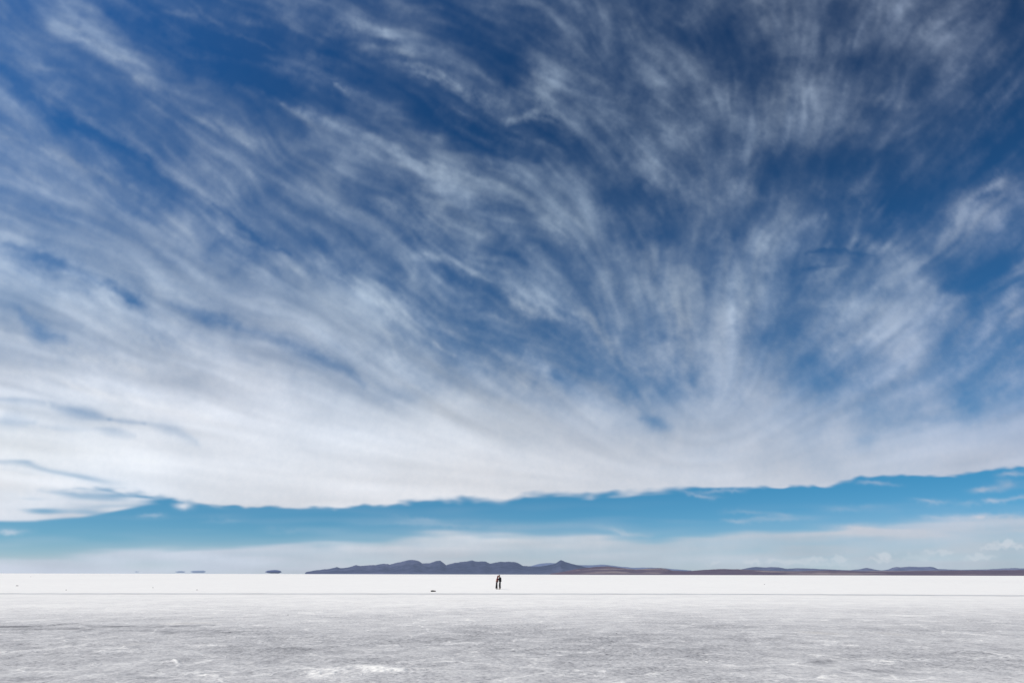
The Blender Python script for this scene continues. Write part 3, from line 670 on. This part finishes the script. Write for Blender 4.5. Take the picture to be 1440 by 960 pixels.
def build_person(label, loc, face, J, fem, mats, group):
    root = bpy.data.objects.new('person', None); C.objects.link(root); root.empty_display_size = .2
    root.location = loc; root.rotation_euler = (0, 0, face)
    tag(root, label, 'person', group)
    k = .9 if fem else 1.0
    names = ['pelvis','spine','chest','neck','head','top','hipL','kneeL','ankL','toeL','hipR','kneeR','ankR','toeR','shL','elL','wrL','shR','elR','wrR']
    V = [J[n] for n in names]; ix = {n: i for i, n in enumerate(names)}
    E = [('pelvis','spine'),('spine','chest'),('chest','neck'),('neck','head'),('head','top'),('pelvis','hipL'),('hipL','kneeL'),('kneeL','ankL'),('ankL','toeL'),('pelvis','hipR'),('hipR','kneeR'),('kneeR','ankR'),('ankR','toeR'),
         ('chest','shL'),('shL','elL'),('elL','wrL'),('chest','shR'),('shR','elR'),('elR','wrR')]
    Rr = dict(pelvis=(.085,.085), spine=(.085,.085), chest=(.095,.095), neck=.052, head=.075, top=.06, hipL=.075, hipR=.075, kneeL=.056, kneeR=.056, ankL=.038, ankR=.038, toeL=.03, toeR=.03,
              shL=.050, shR=.050, elL=.037, elR=.037, wrL=.027, wrR=.027)
    f = lambda r: tuple(a*k for a in r) if isinstance(r, tuple) else r*k
    body = skin('body', V, [(ix[a], ix[b]) for a, b in E], [f(Rr[n]) for n in names], mats['skin'], root)
    # head and hands belong to the same body mesh
    bm = bmesh.new(); bm.from_mesh(body.data)
    hc = Vector(J['head'])*.5 + Vector(J['top'])*.5; tilt = Matrix.Rotation(J['nod'], 4, 'Y')
    lump(bm, hc, (.098*k**.3, .077*k**.3, .118*k**.3), tilt, 3, head_fn)
    for s in (-1, 1): lump(bm, hc + tilt.to_3x3() @ Vector((-.005, s*.078, -.005)), (.018, .010, .032), tilt, 1)
    for s in 'LR':
        w = Vector(J['wr' + s]); e = Vector(J['el' + s]); d = (w - e).normalized()
        side = Vector(J['palm' + s]).cross(d).normalized(); nrm = side.cross(d).normalized()*1.0
        Mh = Matrix((d, side, nrm)).transposed().to_4x4()
        lump(bm, w + d*.055, (.054*k, .038*k, .015*k), Mh, 2)
        for q in range(4):                                     # four fingers, unequal, curled
            ln = (.062, .072, .068, .052)[q]*k; off = side*(-.029 + .019*q)*k; p = w + d*.10*k + off; r0 = .0088*k
            for seg in range(3):
                ang = .28 + .38*seg; dv = d*math.cos(ang) - nrm*math.sin(ang); L = ln*(.42, .33, .25)[seg]
                lump(bm, p + dv*L*.5, (L*.66, r0, r0), Matrix((dv, side, dv.cross(side))).transposed().to_4x4(), 1); p = p + dv*L; r0 *= .92
        dv = (d*.6 - side*.8).normalized(); p = w + d*.03*k - side*.034*k
        for seg in range(2):
            lump(bm, p + dv*.016, (.022*k, .010*k, .010*k), Matrix((dv, nrm, dv.cross(nrm))).transposed().to_4x4(), 1); p = p + dv*.028; dv = (dv*.8 + d*.4 - nrm*.2).normalized()
    bm.to_mesh(body.data); bm.free()
    for p in body.data.polygons: p.use_smooth = True
    # features of the face
    for s in (-1, 1):
        bm = bmesh.new(); lump(bm, hc + tilt.to_3x3() @ Vector((.077, s*.030, .010)), (.010, .012, .007), tilt, 2)
        me = bpy.data.meshes.new('eye'); bm.to_mesh(me); bm.free(); link('eye', me, mats['eye'], root)
    bm = bmesh.new(); lump(bm, hc + tilt.to_3x3() @ Vector((.083, 0, -.060)), (.010, .020, .006), tilt, 2)
    me = bpy.data.meshes.new('mouth'); bm.to_mesh(me); bm.free(); link('mouth', me, mats['lip'], root)
    # hair
    bm = bmesh.new()
    def hair(p):
        if p.x > .35 and p.z < .45: p.x = .35
        if p.z < -.55: p.z = -.55
        return p
    lump(bm, hc + tilt.to_3x3() @ Vector((-.018, 0, .018)), (.108, .090, .122), tilt, 3, hair)
    if fem: lump(bm, hc + Vector((-.095, 0, -.12)), (.045, .055, .14), Matrix.Rotation(-.2, 4, 'Y'), 3)
    me = bpy.data.meshes.new('hair'); bm.to_mesh(me); bm.free(); link('hair', me, mats['hair'], root)
    # clothes: slightly larger skins over the body
    mixv = lambda a, b, t: tuple(Vector(J[a]).lerp(Vector(J[b]), t))
    b = .030; fat = J.get('fat', 1.0); tw = J.get('leg', 1.0)
    def garment(nm, chains, mat):             # several tapering tubes grown separately and joined into one cloth mesh
        bm = bmesh.new()
        for order, rad in chains:
            o = skin('t', [J[n] if isinstance(n, str) else n for n in order], [(q, q+1) for q in range(len(order)-1)], rad, mat, None, 0)
            bm.from_mesh(o.data); bpy.data.objects.remove(o)
        me = bpy.data.meshes.new(nm); bm.to_mesh(me); bm.free()
        for p in me.polygons: p.use_smooth = True
        link(nm, me, mat, root)
    sl = [.080*k, .074*k+b*.4, .054*k+b*.4, .040*k+b*.3]
    hang = mixv('pelvis', 'spine', J.get('coat', -.35))
    chains = [([hang, 'pelvis', 'spine', 'chest', mixv('chest','neck',.55), mixv('chest','neck',.9)], [.170*k*fat, .165*k*fat, .150*k*fat, .165*k*fat, .120*k*fat, .066*k])]
    for q in 'LR': chains.append(([mixv('chest','sh'+q,.45), 'sh'+q, 'el'+q, mixv('el'+q,'wr'+q,.95)], sl))
    garment('jacket', chains, mats['jacket'])
    chains = [([mixv('pelvis','spine',.35), 'pelvis', mixv('pelvis','hipL',.0)[:2] + (J['pelvis'][2]-.10,)], [.135*k, .150*k, .130*k])]
    for q in 'LR': chains.append(([mixv('pelvis','hip'+q,.8), mixv('hip'+q,'knee'+q,.3), 'knee'+q, mixv('knee'+q,'ank'+q,.97)], [.118*k, .110*k, .082*k*tw, .062*k*tw]))
    garment('trousers', chains, mats['trousers'])
    for s in 'LR':
        a = Vector(J['ank' + s]); tt = Vector(J['toe' + s]); heel = a + (a - tt)*.25; heel.z = .04
        skin('shoe', [a + Vector((0,0,.02)), (a.x, a.y, .055), heel, (tt.x, tt.y, .035)], [(0,1),(1,2),(1,3)], [.048*k, .05*k, .040, .036], mats['shoe'], root, 1)
    if 'hem' in mats:
        skin('shirt_hem', [mixv('pelvis','spine',-.75), mixv('pelvis','spine',-.3), mixv('pelvis','spine',.1)], [(0,1),(1,2)], [.168*k, .176*k, .165*k], mats['hem'], root, 0)
    return root

skin_m = cloth_mat('skin', srgb(176, 122, 98), .6, .08, 30)
woman_m = dict(skin=skin_m, eye=cloth_mat('eye_brown', srgb(40, 28, 22), .3), lip=cloth_mat('lips', srgb(150, 74, 72), .5), hair=cloth_mat('dark_red_hair', srgb(84, 36, 34), .6),
    jacket=cloth_mat('dark_red_knit', srgb(92, 24, 34), .9, .35), trousers=cloth_mat('black_denim', srgb(20, 20, 22)), shoe=cloth_mat('grey_shoe', srgb(52, 50, 52)), hem=cloth_mat('pale_shirt', srgb(168, 160, 152)))
man_m = dict(skin=skin_m, eye=woman_m['eye'], lip=woman_m['lip'], hair=cloth_mat('dark_brown_hair', srgb(40, 22, 22), .6),
    jacket=cloth_mat('black_coat', srgb(13, 13, 15)), trousers=cloth_mat('black_wool', srgb(12, 12, 14)), shoe=cloth_mat('black_boot', srgb(10, 10, 10)))

def P_(x, y, z): return (x, y, z)
gw = on_ground(698.4, 828.0); gm = on_ground(703.0, 828.1)
# joints: x forward, y to the person's left, z up
JW = dict(pelvis=(.03,0,.90), spine=(.07,0,1.06), chest=(.10,0,1.23), neck=(.135,0,1.385), head=(.165,0,1.455), top=(.185,0,1.57),
    hipL=(.01,.085,.87), kneeL=(.03,.10,.49), ankL=(.06,.11,.085), toeL=(.20,.12,.035), hipR=(-.0,-.085,.87), kneeR=(-.04,-.10,.48), ankR=(-.10,-.11,.085), toeR=(.04,-.12,.035),
    shL=(.10,.165,1.33), elL=(.22,.23,1.14), wrL=(.40,.14,1.24), shR=(.10,-.165,1.33), elR=(.20,-.24,1.12), wrR=(.40,-.16,1.20), palmL=(0,-1,0), palmR=(0,1,0), nod=-.25, coat=-.2, leg=1.3, fat=1.12)
JM = dict(pelvis=(-.02,0,.96), spine=(-.02,0,1.13), chest=(.0,0,1.33), neck=(.045,0,1.48), head=(.085,0,1.535), top=(.115,0,1.645),
    hipL=(-.02,.09,.93), kneeL=(.01,.10,.52), ankL=(-.05,.11,.09), toeL=(.12,.13,.035), hipR=(-.02,-.09,.93), kneeR=(.04,-.10,.52), ankR=(.02,-.11,.09), toeR=(.19,-.13,.035),
    shL=(.01,.185,1.42), elL=(.13,.27,1.17), wrL=(.34,.18,1.08), shR=(.01,-.185,1.42), elR=(.12,-.27,1.15), wrR=(.34,-.18,1.10), palmL=(0,-1,0), palmR=(0,1,0), nod=.35, leg=1.45, fat=1.18)
build_person('woman in a dark red top and slim black trousers hugging the man in black', (gw.x, gw.y, .0), R(4), JW, True, woman_m, 'couple embracing on the salt')
build_person('man all in black standing in profile, arms around the woman in red', (gm.x, gm.y, .0), R(180), JM, False, man_m, 'couple embracing on the salt')

# ---------------------------------------------------------------- bag left on the salt
def build_bag():
    g = on_ground(609.2, 831.4)
    root = bpy.data.objects.new('bag', None); C.objects.link(root); root.location = (g.x, g.y, 0); root.rotation_euler = (0, 0, R(4))
    tag(root, 'black soft bag lying flat on the white salt left of the couple', 'bag')
    bm = bmesh.new()
    def soft(p):
        e = .55
        q = Vector([math.copysign(abs(c)**e, c) for c in p])
        q *= 1 + .06*mnoise.noise(p*2.3)
        if q.z < -.6: q.z = -.6
        q.z *= 1 + .35*math.cos((q.x + .45)*3.4)*.5
        return q
    lump(bm, Vector((0, 0, .055)), (.27, .15, .080), None, 4, soft)
    me = bpy.data.meshes.new('bag_body'); bm.to_mesh(me); bm.free()
    link('bag_body', me, cloth_mat('black_nylon', srgb(14, 14, 16)), root)
    bm = bmesh.new(); lump(bm, Vector((.13, -.14, .06)), (.09, .045, .045), None, 3, soft)
    me = bpy.data.meshes.new('pocket'); bm.to_mesh(me); bm.free(); link('pocket', me, cloth_mat('black_pocket', srgb(20, 20, 22)), root)
    for s in (-1, 1):
        pts = [(-.13, s*.06, .10), (-.10, s*.10, .125), (0, s*.12, .13), (.10, s*.10, .12), (.13, s*.06, .09)]
        skin('handle', pts, [(0,1),(1,2),(2,3),(3,4)], [.011]*5, cloth_mat('black_strap', srgb(16, 16, 16)), root, 2, 1)
build_bag()

# a few dark clods of mud on the salt, too alike to tell apart
def build_clods():
    m = cloth_mat('dark_clod', srgb(70, 64, 60), .95, .3, 30); rnd = random.Random(4); me0 = None
    for (x, y, s) in [(43,810.6,.22),(24,823.3,.13),(93,829.2,.08),(405,864.4,.04),(768.5,880.3,.026),(777,880,.022),(867,890.6,.026),(1075,821.3,.10),(215,826,.09),(277,829.0,.08)]:
        g = on_ground(x, y); bm = bmesh.new(); o0 = Vector((rnd.random()*50, 0, 0))
        lump(bm, Vector((0, 0, s*.12)), (s*1.3, s*.9, s*.45), None, 2, lambda p: p*(1 + .45*mnoise.noise(p*1.7 + o0)))
        me = bpy.data.meshes.new('clod'); bm.to_mesh(me); bm.free()
        o = link('clod', me, m); o.location = (g.x, g.y, 0); o.rotation_euler = (0, 0, rnd.random()*6)
        tag(o, 'small dark clod of dried mud lying on the open salt', 'clod', 'small dark clods scattered over the salt')
build_clods()
